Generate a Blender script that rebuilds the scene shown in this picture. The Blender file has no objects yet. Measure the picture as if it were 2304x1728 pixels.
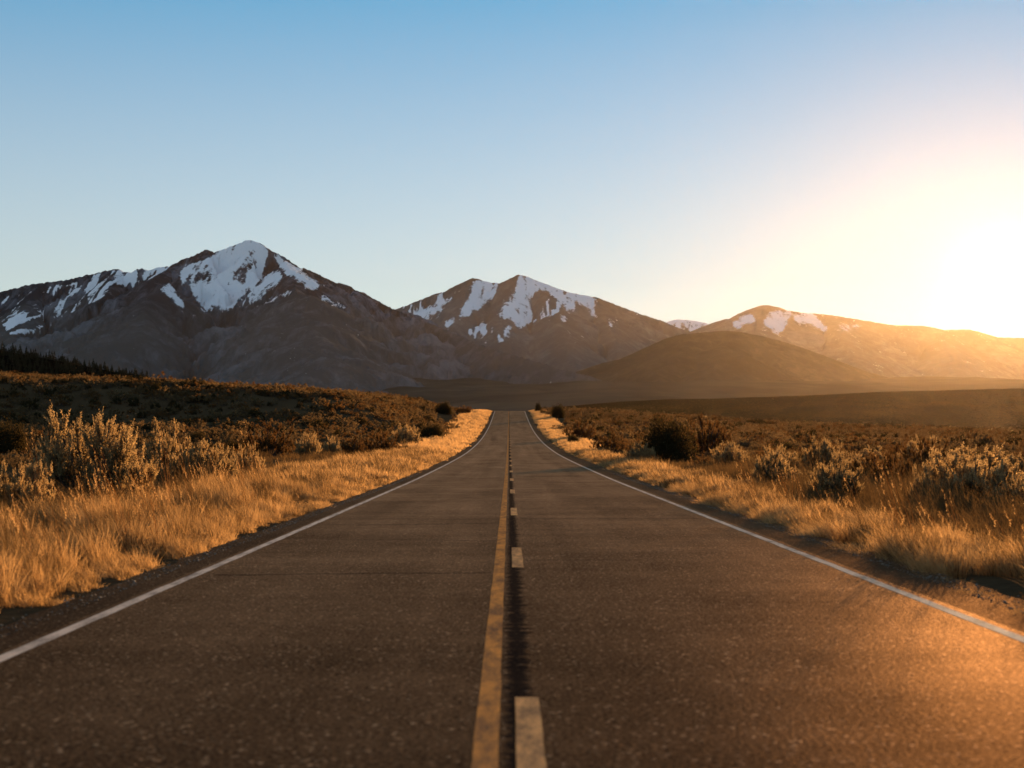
import bpy, math, random
import numpy as np
from mathutils import Vector

random.seed(7)
rng = np.random.default_rng(11)
C = bpy.context.scene.collection
SC = bpy.context.scene

# ------------------------------------------------------------------ view constants
F = 1422.0            # focal length in pixels of the 1024 wide frame (50 mm lens)
EYE = 1.466           # eye height over the road
UX, UY = 509.0, 440.0 # vanishing point of the level road
SUN_AZ, SUN_EL = math.radians(19.3), math.radians(6.0)
SUNV = Vector((math.sin(SUN_AZ) * math.cos(SUN_EL), math.cos(SUN_AZ) * math.cos(SUN_EL), math.sin(SUN_EL)))


def bearing(px, d):
    return (px - UX) / F * d


def level(py, d):
    return EYE + (UY - py) / F * d


# ------------------------------------------------------------------ numeric helpers
def smooth(a, b, x):
    t = np.clip((np.asarray(x, float) - a) / (b - a), 0, 1)
    return t * t * (3 - 2 * t)


def pchip(xs, ys):
    xs = np.array(xs, float); ys = np.array(ys, float)
    h = np.diff(xs); dl = np.diff(ys) / h
    m = np.zeros_like(xs)
    for i in range(1, len(xs) - 1):
        if dl[i - 1] * dl[i] > 0:
            w1 = 2 * h[i] + h[i - 1]; w2 = h[i] + 2 * h[i - 1]
            m[i] = (w1 + w2) / (w1 / dl[i - 1] + w2 / dl[i])
    m[0] = dl[0]; m[-1] = dl[-1]

    def f(x):
        x = np.clip(np.asarray(x, float), xs[0], xs[-1])
        i = np.clip(np.searchsorted(xs, x, side='right') - 1, 0, len(xs) - 2)
        t = (x - xs[i]) / h[i]
        return ((1 + 2 * t) * (1 - t) ** 2 * ys[i] + t * (1 - t) ** 2 * h[i] * m[i]
                + t * t * (3 - 2 * t) * ys[i + 1] + t * t * (t - 1) * h[i] * m[i + 1])
    return f


_perm = np.random.default_rng(5).permutation(4096)
_grad = np.random.default_rng(6).random(4096) * 2 * np.pi


def gnoise(x, y, seed=0):
    x = np.asarray(x, float); y = np.asarray(y, float)
    xi = np.floor(x).astype(int); yi = np.floor(y).astype(int)
    xf = x - xi; yf = y - yi
    u = xf ** 3 * (xf * (xf * 6 - 15) + 10); v = yf ** 3 * (yf * (yf * 6 - 15) + 10)

    def g(ix, iy, dx, dy):
        a = _grad[_perm[(_perm[(ix + seed * 131) & 4095] + iy) & 4095]]
        return np.cos(a) * dx + np.sin(a) * dy
    n00 = g(xi, yi, xf, yf); n10 = g(xi + 1, yi, xf - 1, yf)
    n01 = g(xi, yi + 1, xf, yf - 1); n11 = g(xi + 1, yi + 1, xf - 1, yf - 1)
    return ((n00 * (1 - u) + n10 * u) * (1 - v) + (n01 * (1 - u) + n11 * u) * v) * 1.5


def fbm(x, y, octv=5, seed=0, gain=0.5):
    s = 0; a = 1.0; f = 1.0
    for o in range(octv):
        s = s + a * gnoise(x * f, y * f, seed + o * 7)
        a *= gain; f *= 2.03
    return s


def ridged(x, y, octv=4, seed=0, gain=0.5):
    s = 0; a = 1.0; f = 1.0
    for o in range(octv):
        s = s + a * (1 - 2 * np.abs(gnoise(x * f, y * f, seed + o * 7)))
        a *= gain; f *= 2.07
    return s


# ------------------------------------------------------------------ mesh helpers
def mesh_np(name, verts, quads=None, tris=None, smooth_shade=True, mat=None, matidx=None):
    me = bpy.data.meshes.new(name)
    verts = np.asarray(verts, np.float32)
    me.vertices.add(len(verts)); me.vertices.foreach_set('co', verts.ravel())
    nq = 0 if quads is None else len(quads); nt = 0 if tris is None else len(tris)
    loops = []; starts = []
    if nq:
        q = np.asarray(quads, np.int32); loops.append(q.ravel()); starts.append(np.arange(nq) * 4)
    if nt:
        t = np.asarray(tris, np.int32); loops.append(t.ravel()); starts.append(nq * 4 + np.arange(nt) * 3)
    loops = np.concatenate(loops).astype(np.int32); starts = np.concatenate(starts).astype(np.int32)
    me.loops.add(len(loops)); me.loops.foreach_set('vertex_index', loops)
    me.polygons.add(nq + nt); me.polygons.foreach_set('loop_start', starts)
    me.update(calc_edges=True)
    me.polygons.foreach_set('use_smooth', np.full(nq + nt, smooth_shade, bool))
    for m in (mat if isinstance(mat, (list, tuple)) else [mat]):
        if m: me.materials.append(m)
    if matidx is not None:
        me.polygons.foreach_set('material_index', np.asarray(matidx, np.int32))
    me.validate()
    return me


def link(name, me, parent=None, loc=(0, 0, 0)):
    o = bpy.data.objects.new(name, me); C.objects.link(o); o.location = loc
    if parent: o.parent = parent
    return o


def grid_quads(nr, nc):
    i = np.arange(nr - 1)[:, None] * nc + np.arange(nc - 1)[None, :]
    return np.stack([i, i + 1, i + nc + 1, i + nc], -1).reshape(-1, 4)


def tag(o, label=None, cat=None, group=None, kind=None):
    if label: o['label'] = label
    if cat: o['category'] = cat
    if group: o['group'] = group
    if kind: o['kind'] = kind
    return o


# ------------------------------------------------------------------ material helper
class NT:
    def __init__(self, name):
        self.m = bpy.data.materials.new(name); self.m.use_nodes = True
        self.t = self.m.node_tree; self.t.nodes.clear()
        self.out = self.t.nodes.new('ShaderNodeOutputMaterial')

    def n(self, kind, **kw):
        nd = self.t.nodes.new(kind)
        for k, v in kw.items():
            if k == 'inp':
                for a, b in v.items():
                    self.set(nd, a, b)
            else:
                setattr(nd, k, v)
        return nd

    def set(self, nd, key, val):
        s = nd.inputs[key]
        if isinstance(val, bpy.types.NodeSocket): self.t.links.new(val, s)
        else:
            if isinstance(val, (tuple, list)) and len(val) == 3 and s.type == 'RGBA': val = (*val, 1)
            s.default_value = val

    def math(self, op, a, b=None, c=None, clamp=False):
        nd = self.n('ShaderNodeMath', operation=op, use_clamp=clamp)
        self.set(nd, 0, a)
        if b is not None: self.set(nd, 1, b)
        if c is not None: self.set(nd, 2, c)
        return nd.outputs[0]

    def noise(self, vec, scale, detail=3, rough=0.55, dist=0.0):
        nd = self.n('ShaderNodeTexNoise', inp={'Vector': vec, 'Scale': scale, 'Detail': detail, 'Roughness': rough, 'Distortion': dist})
        return nd.outputs['Fac']

    def mapv(self, vec, scale=(1, 1, 1), loc=(0, 0, 0)):
        nd = self.n('ShaderNodeMapping', inp={'Vector': vec, 'Scale': scale, 'Location': loc})
        return nd.outputs[0]

    def ramp(self, fac, stops):
        nd = self.n('ShaderNodeValToRGB'); self.set(nd, 'Fac', fac)
        el = nd.color_ramp.elements
        while len(el) < len(stops): el.new(0.5)
        for e, (p, c) in zip(el, stops):
            e.position = p
            e.color = (c, c, c, 1) if isinstance(c, (int, float)) else (*c, 1)
        return nd.outputs[0]

    def mix(self, fac, a, b, mode='MIX'):
        nd = self.n('ShaderNodeMix', data_type='RGBA', blend_type=mode)
        self.set(nd, 0, fac); self.set(nd, 6, a); self.set(nd, 7, b)
        return nd.outputs[2]

    def matte(self, col, normal, gloss=0.0, rough=0.5, gcol=(1, 1, 1)):
        d = self.n('ShaderNodeBsdfDiffuse', inp={'Color': col, 'Roughness': 0.5, 'Normal': normal})
        if not gloss: return self.surf(d.outputs[0])
        g = self.n('ShaderNodeBsdfGlossy', inp={'Color': gcol, 'Roughness': rough, 'Normal': normal})
        m = self.n('ShaderNodeMixShader', inp={0: gloss, 1: d.outputs[0], 2: g.outputs[0]})
        return self.surf(m.outputs[0])

    def surf(self, sock):
        self.t.links.new(sock, self.out.inputs['Surface']); return self.m


def leaf_material(name, dark, light, trans, tfac=0.5, rough=0.6):
    n = NT(name)
    oi = n.n('ShaderNodeObjectInfo')
    geo = n.n('ShaderNodeNewGeometry')
    pn = n.ramp(n.noise(geo.outputs['Position'], 0.55, 4, 0.65), [(0.3, 0.0), (0.7, 1.0)])
    rnd = n.math('ADD', n.math('MULTIPLY', oi.outputs['Random'], 0.3), n.math('MULTIPLY', geo.outputs['Random Per Island'], 0.25))
    rnd = n.math('ADD', rnd, n.math('MULTIPLY', pn, 0.45))
    col = n.mix(rnd, dark, light)
    tcol = n.mix(rnd, tuple(c * 0.45 for c in trans), trans)
    d = n.n('ShaderNodeBsdfDiffuse', inp={'Color': col, 'Roughness': 0.3})
    t = n.n('ShaderNodeBsdfTranslucent', inp={'Color': tcol})
    ms = n.n('ShaderNodeMixShader', inp={0: tfac, 1: d.outputs[0], 2: t.outputs[0]})
    return n.surf(ms.outputs[0])


M = {}
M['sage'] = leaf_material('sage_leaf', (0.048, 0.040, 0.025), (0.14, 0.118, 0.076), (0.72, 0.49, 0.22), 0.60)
M['sage_far'] = leaf_material('sage_leaf_far_dim', (0.036, 0.027, 0.015), (0.10, 0.076, 0.045), (0.30, 0.19, 0.08), 0.5)  # same leaf with weaker translucency, so distant scrub looks less sunlit
M['russet'] = leaf_material('russet_leaf', (0.03, 0.016, 0.008), (0.07, 0.038, 0.016), (0.27, 0.135, 0.042), 0.45)
M['juniper'] = leaf_material('juniper_leaf', (0.012, 0.012, 0.007), (0.03, 0.026, 0.013), (0.11, 0.075, 0.025), 0.3)
M['conifer'] = leaf_material('conifer_needles', (0.016, 0.02, 0.012), (0.03, 0.035, 0.02), (0.04, 0.04, 0.02), 0.2)
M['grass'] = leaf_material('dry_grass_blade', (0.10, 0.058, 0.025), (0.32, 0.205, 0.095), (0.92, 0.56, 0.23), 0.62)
M['tawny_shaded'] = leaf_material('tawny_grass_shaded', (0.055, 0.033, 0.015), (0.12, 0.075, 0.036), (0.24, 0.14, 0.052), 0.45)  # tawny grass, darkened to stand in for shade behind the lit verge


def bark():
    n = NT('shrub_bark')
    tc = n.n('ShaderNodeTexCoord').outputs['Object']
    col = n.ramp(n.noise(tc, 30, 4), [(0.3, (0.02, 0.014, 0.01)), (0.7, (0.07, 0.05, 0.035))])
    return n.surf(n.n('ShaderNodeBsdfPrincipled', inp={'Base Color': col, 'Roughness': 0.9}).outputs[0])


M['bark'] = bark()


def ground_mat():
    n = NT('sage_plain_soil')
    p = n.n('ShaderNodeNewGeometry').outputs['Position']
    big = n.noise(p, 0.006, 4); mid = n.noise(p, 0.12, 5); fine = n.noise(p, 5.0, 5, 0.65)
    a = n.ramp(mid, [(0.3, (0.035, 0.024, 0.014)), (0.7, (0.085, 0.058, 0.03))])
    b = n.ramp(fine, [(0.3, (0.03, 0.021, 0.013)), (0.75, (0.10, 0.07, 0.036))])
    near = n.mix(0.5, a, b)
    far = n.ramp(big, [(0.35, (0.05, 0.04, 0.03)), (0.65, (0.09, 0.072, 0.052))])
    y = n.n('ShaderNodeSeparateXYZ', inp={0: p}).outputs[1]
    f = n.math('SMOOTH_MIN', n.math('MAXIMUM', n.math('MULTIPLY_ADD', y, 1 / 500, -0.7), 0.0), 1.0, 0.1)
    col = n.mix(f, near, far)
    bp = n.n('ShaderNodeBump', inp={'Strength': 0.5, 'Distance': 0.05, 'Height': fine})
    return n.matte(col, bp.outputs[0])


def asphalt_mat():
    n = NT('weathered_asphalt')
    p = n.n('ShaderNodeTexCoord').outputs['Object']
    x = n.n('ShaderNodeSeparateXYZ', inp={0: p}).outputs[0]
    tracks = n.noise(n.mapv(p, (1.1, 0.02, 1)), 1.0, 4, 0.55, 0.3)
    patch = n.noise(n.mapv(p, (0.5, 0.22, 1)), 1.0, 6, 0.62)
    bands = n.noise(n.mapv(p, (0.14, 0.9, 1)), 1.0, 4, 0.65)
    mott = n.noise(n.mapv(p, (1, 0.6, 1)), 6.5, 5, 0.72)
    agg = n.noise(p, 34, 4, 0.75)
    vor = n.n('ShaderNodeTexVoronoi', inp={'Vector': p, 'Scale': 48.0})
    v = n.math('ADD', n.math('MULTIPLY', tracks, 0.30), n.math('MULTIPLY', patch, 0.40))
    v = n.math('ADD', v, n.math('MULTIPLY', bands, 0.30))
    base = n.ramp(v, [(0.41, (0.011, 0.0066, 0.0042)), (0.62, (0.092, 0.052, 0.027))])
    base = n.mix(n.ramp(mott, [(0.38, 0.9), (0.60, 0.0)]), base, (0.010, 0.007, 0.005))
    base = n.mix(n.ramp(agg, [(0.42, 0.0), (0.68, 0.8)]), base, (0.22, 0.118, 0.055))
    stone = n.ramp(vor.outputs['Color'], [(0.84, 0.0), (0.93, 0.8)])
    base = n.mix(stone, base, (0.50, 0.31, 0.17))
    # sealed joint beside the centre line: dark, ragged, broken crosswise
    jn = n.noise(n.mapv(p, (3.0, 5.0, 1)), 1.0, 5, 0.75)
    gap = n.noise(n.mapv(p, (0.8, 9.0, 1)), 1.0, 3, 0.7)
    xc = n.math('ABSOLUTE', n.math('ADD', n.math('ADD', x, n.math('MULTIPLY_ADD', jn, 0.16, -0.08)), -0.055))
    wid = n.math('MULTIPLY_ADD', gap, 0.34, -0.085)
    j = n.math('MULTIPLY', n.math('SUBTRACT', wid, xc), 28.0, clamp=True)
    base = n.mix(n.math('MULTIPLY', j, 0.85), base, (0.009, 0.008, 0.008))
    sh = n.math('GREATER_THAN', n.math('ABSOLUTE', n.math('ADD', x, -0.2)), 3.72)
    base = n.mix(n.math('MULTIPLY', sh, 0.4), base, (0.022, 0.017, 0.013))
    h = n.math('ADD', n.math('MULTIPLY', agg, 0.5), n.math('MULTIPLY', n.math('SUBTRACT', 1.0, vor.outputs['Distance']), 0.5))
    bp = n.n('ShaderNodeBump', inp={'Strength': 0.8, 'Distance': 0.009, 'Height': h})
    fres = n.math('POWER', n.n('ShaderNodeFresnel', inp={'IOR': 1.35}).outputs[0], 1.8)
    return n.matte(base, bp.outputs[0], n.math('MULTIPLY', n.math('MULTIPLY', n.math('MULTIPLY', n.math('SUBTRACT', 1.0, n.math('MULTIPLY', j, 0.85)), n.math('SUBTRACT', 1.0, n.math('MULTIPLY', sh, 0.6))), n.ramp(v, [(0.40, 0.45), (0.60, 1.0)])), n.math('MULTIPLY', fres, n.math('MULTIPLY_ADD', n.math('ADD', stone, n.ramp(agg, [(0.45, 0.0), (0.7, 1.0)])), 0.34, 0.17))), 0.55, (1.0, 0.64, 0.36))


def paint_mat(name, colr, wear):
    n = NT(name)
    p = n.n('ShaderNodeTexCoord').outputs['Object']
    w = n.noise(n.mapv(p, (6, 1.6, 1)), 1.0, 6, 0.75)
    g = n.noise(p, 60, 3, 0.7)
    m = n.math('ADD', n.math('MULTIPLY', w, 0.65), n.math('MULTIPLY', g, 0.35))
    col = n.mix(n.ramp(m, [(wear - 0.08, 1.0), (wear + 0.1, 0.0)]), colr, tuple(0.22 * c + 0.012 for c in colr))
    bp = n.n('ShaderNodeBump', inp={'Strength': 0.6, 'Distance': 0.006, 'Height': g})
    return n.matte(col, bp.outputs[0], 0.03, 0.6)


def rock_mat(name, rock_a, rock_b, scale, snowy=True, rel=1.0):
    n = NT(name)
    p = n.n('ShaderNodeNewGeometry').outputs['Position']
    a = n.noise(p, scale, 6, 0.6, 0.5); b = n.noise(p, scale * 6, 5, 0.65)
    col = n.ramp(n.math('ADD', n.math('MULTIPLY', a, 0.6), n.math('MULTIPLY', b, 0.4)), [(0.35, rock_a), (0.68, rock_b)])
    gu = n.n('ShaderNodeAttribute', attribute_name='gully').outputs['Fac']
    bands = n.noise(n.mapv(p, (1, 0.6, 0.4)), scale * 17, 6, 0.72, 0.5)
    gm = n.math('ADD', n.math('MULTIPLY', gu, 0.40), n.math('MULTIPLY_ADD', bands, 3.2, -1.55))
    col = n.mix(n.ramp(gm, [(0.0, 0.85 * rel), (0.5, 0.0)]), col, tuple(0.3 * c for c in rock_a))  # dark gully growth, pale scree; contrast also paints in relief shading
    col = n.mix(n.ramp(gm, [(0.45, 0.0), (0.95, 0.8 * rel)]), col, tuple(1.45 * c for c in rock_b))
    bp = n.n('ShaderNodeBump', inp={'Strength': 0.9, 'Distance': 22.0 * rel, 'Height': b})
    if snowy:
        lo = n.n('ShaderNodeAttribute', attribute_name='low').outputs['Fac']
        col = n.mix(n.math('MULTIPLY', lo, 0.5), col, (0.145, 0.132, 0.115))
        at = n.n('ShaderNodeAttribute', attribute_name='snow').outputs['Fac']
        fine = n.noise(p, 0.016, 5, 0.7); grit = n.noise(n.mapv(p, (1, 1, 0.45)), 0.07, 5, 0.75)
        s = n.math('ADD', at, n.math('ADD', n.math('MULTIPLY_ADD', fine, 1.3, -0.65), n.math('MULTIPLY_ADD', grit, 1.6, -0.8)))
        s = n.math('ADD', s, n.math('MULTIPLY_ADD', gu, -0.16, 0.10))
        col = n.mix(n.ramp(s, [(0.33, 0.0), (0.56, 1.0)]), col, (0.8, 0.82, 0.85))
    return n.matte(col, bp.outputs[0])


M['ground'] = ground_mat()
M['asphalt'] = asphalt_mat()
M['yellow'] = paint_mat('worn_yellow_paint', (0.72, 0.27, 0.04), 0.48)
M['pale_yellow'] = paint_mat('faded_yellow_paint', (0.80, 0.38, 0.12), 0.48)
M['white'] = paint_mat('worn_white_paint', (0.76, 0.56, 0.40), 0.45)
n = NT('crack_sealant'); M['seal'] = n.matte((0.008, 0.007, 0.007), n.n('ShaderNodeNewGeometry').outputs['Normal'])

# ------------------------------------------------------------------ terrain
RY = pchip([-40, 0, 45, 71, 106, 140, 177, 230, 277, 320, 343, 360, 380, 410, 450, 500, 560, 700],
           [0, 0, 0.01, 0.10, 0.34, 0.81, 1.6, 3.25, 5.2, 7.3, 8.35, 8.75, 8.6, 7.4, 5.0, 2.0, -1.5, -8])
CL = pchip([0, 8, 15, 24, 42, 72, 100, 133, 200, 320, 600, 2000], [8.7, 8.8, 9.8, 12.0, 13.9, 15.8, 17.2, 19.0, 22, 26, 30, 30])
SL = pchip([-60, 0, 55, 95, 118, 140, 160, 176, 190, 200, 250, 300, 360, 450, 900], [0, 0, 0.004, 0.025, 0.065, 0.16, 0.295, 0.48, 0.61, 0.63, 0.69, 0.80, 0.95, 1.0, 1.05])
CR = pchip([0, 8, 19, 40, 69, 93, 109, 130, 200, 400, 2000], [8.7, 8.6, 8.7, 7.3, 5.5, 4.3, 3.6, 3.0, 1.6, 0.5, 0])
VY = pchip([0, 400, 700, 1100, 2000, 3500, 5000, 12000], [-4, -2, -6, 6, 50, 140, 205, 300])


def ground_z(x, y):
    x = np.asarray(x, float); y = np.asarray(y, float)
    road = RY(np.minimum(y, 700))
    ax = np.abs(x)
    w = smooth(6, 24, ax)
    left = CL(ax) * SL(y)
    right = CR(ax) * np.clip(RY(np.minimum(y, 360)), 0, 9) / 8.75
    side = np.where(x < 0, left, right)
    z = road * (1 - w) + side * w
    und = fbm(x / 22, y / 30, 3, 3) * 0.35 + fbm(x / 4.5, y / 4.5, 2, 9) * 0.09
    z = z + und * smooth(5.5, 16, ax) * smooth(700, 300, y)
    far = VY(np.maximum(y, 0)) + fbm(x / 600, y / 600, 4, 21) * 18 * smooth(700, 2500, y) + fbm(x / 90, y / 90, 3, 22) * 1.5
    b = smooth(390, 640, y + 60 * smooth(60, 10, ax) * 0)
    z = z * (1 - b) + far * b
    # roadside: shallow shoulder
    z = z - 0.07 * smooth(6.0, 4.6, ax)
    return z


def growing(a, step, ratio, end):
    out = [a]; s = step
    while out[-1] < end:
        out.append(out[-1] + s); s *= ratio
    return out


xs = growing(0, 0.45, 1.0, 14)[:-1] + growing(14, 0.6, 1.06, 9500)
xs = np.array(sorted(set([-v for v in xs] + xs)))
ys = np.array([-200, -90, -40, -25] + growing(-15, 0.8, 1.0, 60)[:-1] + growing(60, 0.9, 1.010, 11800))
X, Y = np.meshgrid(xs, ys)
gme = mesh_np('ground', np.stack([X, Y, ground_z(X, Y)], -1).reshape(-1, 3), grid_quads(len(ys), len(xs)), mat=M['ground'])
tag(link('ground', gme), 'dry brown sage plain and valley floor on both sides of the road', 'ground', kind='structure')


# ------------------------------------------------------------------ road
def strip(x0, x1, y0, y1, dz, step=1.0, jag=0.0, seed=0, ncol=2):
    yy = np.arange(y0, y1 + step * 0.5, step)
    tt = np.linspace(0, 1, ncol)
    jx0 = fbm(yy / 0.9, yy * 0 + seed, 4, 31) * jag; jx1 = fbm(yy / 0.9, yy * 0 + seed + 50, 4, 31) * jag
    xx = (x0 + jx0)[:, None] * (1 - tt) + (x1 + jx1)[:, None] * tt
    yg = np.repeat(yy[:, None], ncol, 1)
    return np.stack([xx, yg, RY(yg) + dz], -1).reshape(-1, 3), grid_quads(len(yy), ncol)


v, q = strip(-4.0, 4.72, -14, 470, 0.0, 0.5, 0.09, 1, 12)
road = link('road', mesh_np('road', v, q, mat=M['asphalt']))
tag(road, 'two lane weathered asphalt road running straight to the crest', 'road', kind='structure')
v, q = strip(-3.46, -3.35, -14, 468, 0.002, 0.5, 0.012, 2)
link('edge_line', mesh_np('edge_line', v, q, mat=M['white']), road)
v, q = strip(3.72, 3.83, -14, 468, 0.002, 0.5, 0.012, 3)
link('edge_line', mesh_np('edge_line', v, q, mat=M['white']), road)
v, q = strip(-0.172, -0.05, -14, 468, 0.002, 0.5, 0.007, 4)
link('centre_line', mesh_np('centre_line', v, q, mat=M['yellow']), road)
y = 5.1
while y < 450:
    v, q = strip(0.035, 0.168, y - 2.0 if y < 6 else y, y + 3.05, 0.002, 0.25, 0.006, y)
    link('centre_dash', mesh_np('centre_dash', v, q, mat=M['pale_yellow']), road)
    y += 11.25 if y < 30 else 11.6
# sealed cracks across the lanes, one part with a shape of its own
V = []; Q = []; off = 0
for (x0, x1, yc, sl, wd) in [(-3.2, -0.2, 15.4, 0.10, 0.022), (-2.6, -0.2, 24.4, 0.25, 0.03), (-3.3, 0.0, 21.0, -0.1, 0.02), (0.2, 3.6, 26.6, -0.05, 0.03),
                           (0.2, 1.6, 17.3, 0.05, 0.02), (-3.3, 3.6, 41, 0.2, 0.03), (0.2, 3.7, 52, 0.1, 0.035), (-3.4, -0.2, 60, -0.1, 0.04), (-3.4, 3.7, 78, 0.2, 0.05)]:
    xx = np.linspace(x0, x1, 60)
    yy = yc + (xx - x0) * sl + fbm(xx / 0.8, xx * 0 + yc, 4, 41) * 0.09
    hw = 1.5 * wd * (0.45 + 0.55 * np.abs(fbm(xx / 0.35, xx * 0 + yc, 3, 42)))
    pts = np.stack([np.stack([xx, yy - hw, RY(yy) + 0.0012], -1), np.stack([xx, yy + hw, RY(yy) + 0.0012], -1)], 1).reshape(-1, 3)
    V.append(pts); Q.append(grid_quads(60, 2) + off); off += len(pts)
link('crack_sealant', mesh_np('crack_sealant', np.concatenate(V), np.concatenate(Q)[:, ::-1], mat=M['seal']), road)


# ------------------------------------------------------------------ mountains
def inside(poly, u, v):
    poly = np.asarray(poly, float); r = np.zeros(u.shape, bool)
    j = len(poly) - 1
    for i in range(len(poly)):
        xi, yi = poly[i]; xj, yj = poly[j]
        c = ((yi > v) != (yj > v)) & (u < (xj - xi) * (v - yi) / (yj - yi + 1e-9) + xi)
        r ^= c; j = i
    return r


def mountain(name, label, ridges, d0, d1, u0, u1, du, dd, gully, snow_fn, mat, seed, base=100, concave=0.0, back=0.55, cat='mountain', sc=1.0, spurs=(), jag=0.06):
    """height field = upper envelope of flanks falling from ridge lines; ridges: list of (slope, [(px, py, d), ...])"""
    ridges = [(k, [(a, b, c * sc) for a, b, c in pts]) for k, pts in ridges]
    d0, d1, dd, concave, gully = d0 * sc, d1 * sc, dd * sc, concave, (gully[0] * sc, gully[1] * sc)
    us = np.arange(u0, u1 + du, du); ds = np.arange(d0, d1 + dd, dd)
    U, D = np.meshgrid(us, ds)
    X = bearing(U, D); Y = D
    best = np.full(X.shape, -1e9); bd = np.zeros(X.shape); bs = np.zeros(X.shape)
    wx = fbm(X / (900 * sc), Y / (900 * sc), 3, seed) * 90 * sc; wy = fbm(X / (900 * sc), Y / (900 * sc), 3, seed + 3) * 90 * sc
    for ri, (k, pts) in enumerate(ridges):
        P = np.array([(bearing(a, c), c, level(b, c)) for a, b, c in pts])
        s0 = ri * 5000.0
        for i in range(len(P) - 1):
            a, b = P[i], P[i + 1]; ab = b[:2] - a[:2]; L2 = (ab ** 2).sum()
            wf = (ri > 0) * 1.5 * np.clip((9000 * sc - Y) / (1500 * sc), 0, 1); Xw = X + wf * wx; Yw = Y + wf * wy
            t = np.clip(((Xw - a[0]) * ab[0] + (Yw - a[1]) * ab[1]) / L2, 0, 1)
            dx = Xw - (a[0] + t * ab[0]); dy = Yw - (a[1] + t * ab[1])
            dist = np.hypot(dx, dy)
            dist = np.where(ri > 0, np.sqrt(dist ** 2 + (14 * sc) ** 2), dist)
            kk = np.where((dy > 0) & (ri == 0), back, k)
            prof = dist * kk
            if concave: prof = kk * (dist - concave * (1 - np.exp(-dist / (700.0 * sc))) * dist * 0.35)
            h = a[2] + t * (b[2] - a[2]) - prof
            m = h > best
            best = np.where(m, h, best); bd = np.where(m, dist, bd); bs = np.where(m, s0 + t * math.sqrt(L2), bs)
            s0 += math.sqrt(L2)
    amp, lam = gully
    spur_v = np.clip(bs / 5000.0, 0, None)
    fade = np.clip((bd - 25 * sc) / (lam * 2.0), 0, 1) ** 1.3; fade2 = 1.0
    g = ridged((bs + wx) / lam, (bd + wy) / (lam * 5), 4, seed + 11, 0.5)
    Z = best + np.minimum(g - 1.15, 0.05) * amp * fade + np.minimum(fbm((X + wx) / (lam * 1.4), (Y + wy) / (lam * 1.4), 5, seed + 17) - 0.35, 0.1) * amp * 0.6 * fade
    Z = Z + fbm(X / (24 * sc), Y / (60 * sc), 3, seed + 23) * amp * jag * fade2 
    Z = np.maximum(Z, ground_z(X, Y) - 25)
    low = smooth(560, 300, Z + 90 * fbm(X / 500, Y / 500, 3, seed + 41)) if spurs else Z * 0
    me = mesh_np(name, np.stack([X, Y, Z], -1).reshape(-1, 3), grid_quads(len(ds), len(us)), mat=mat)
    at = me.attributes.new('gully', 'FLOAT', 'POINT'); at.data.foreach_set('value', (g * fade).astype(np.float32).ravel())
    at = me.attributes.new('low', 'FLOAT', 'POINT'); at.data.foreach_set('value', low.astype(np.float32).ravel())
    st = gnoise((X + wx * 0.5) / (46 * sc), (Z + wy) / (190 * sc), seed + 51) + 0.6 * gnoise(X / (20 * sc), (Z + wx) / (90 * sc), seed + 52)
    if snow_fn:
        V_ = UY - F * (Z - EYE) / Y
        jit = fbm(X / (130 * sc), Z / (130 * sc), 4, seed + 29) + 2.4 * st
        s = snow_fn(U + 2.6 * fbm(X / (200 * sc), Z / (170 * sc), 4, seed + 31), V_ + 2.6 * fbm(X / (200 * sc), Z / (170 * sc), 4, seed + 37), jit, g)
        at = me.attributes.new('snow', 'FLOAT', 'POINT'); at.data.foreach_set('value', s.astype(np.float32).ravel())
    o = link(name, me)
    return tag(o, label, cat, kind='structure')


def soft(poly, u, v, rad=3.2):
    s = 0
    for k in range(10):
        a = k * 2.4; q = rad * math.sqrt((k + 0.3) / 10)
        s = s + inside(poly, u + q * math.cos(a), v + 1.3 * q * math.sin(a))
    return s / 10.0


def polys(fx, fy, k, ps):
    return [[(fx + a / k, fy + b / k) for a, b in p] for p in ps]


# --- big left massif
S1 = polys(0, 222.2, 6.221, [
    [(1325, 182), (1430, 150), (1550, 105), (1680, 170), (1660, 270), (1580, 420), (1470, 500), (1410, 580), (1340, 520), (1280, 570), (1230, 500), (1190, 420), (1100, 310), (1190, 265), (1280, 240)],
    [(1640, 340), (1750, 300), (1740, 370), (1600, 480), (1470, 545), (1560, 440)],
    [(1690, 180), (1760, 230), (1850, 290), (1990, 370), (1960, 405), (1900, 390), (1790, 320), (1740, 260)],
    [(1585, 525), (1650, 490), (1800, 420), (1790, 450), (1640, 515)],
    [(1000, 420), (1060, 370), (1110, 460), (1160, 575), (1100, 520)],
    [(1960, 425), (2050, 470), (2175, 525), (2160, 545), (2040, 495)]])
H1 = polys(0, 222.2, 6.221, [
    [(1200, 270), (1290, 250), (1345, 360), (1290, 390), (1220, 350)],
    [(1480, 280), (1580, 160), (1600, 260), (1540, 340), (1500, 385), (1450, 320)],
    [(1150, 320), (1190, 330), (1270, 410), (1200, 390)]])
G1 = polys(0, 222.2, 6.221, [[(560, 325), (720, 300), (900, 300), (1075, 268), (960, 340), (800, 400), (680, 455), (560, 510), (540, 420)]])
G2 = polys(0, 222.2, 6.221, [[(0, 480), (150, 440), (420, 380), (560, 340), (540, 500), (380, 590), (170, 700), (60, 700), (0, 620)]])


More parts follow.
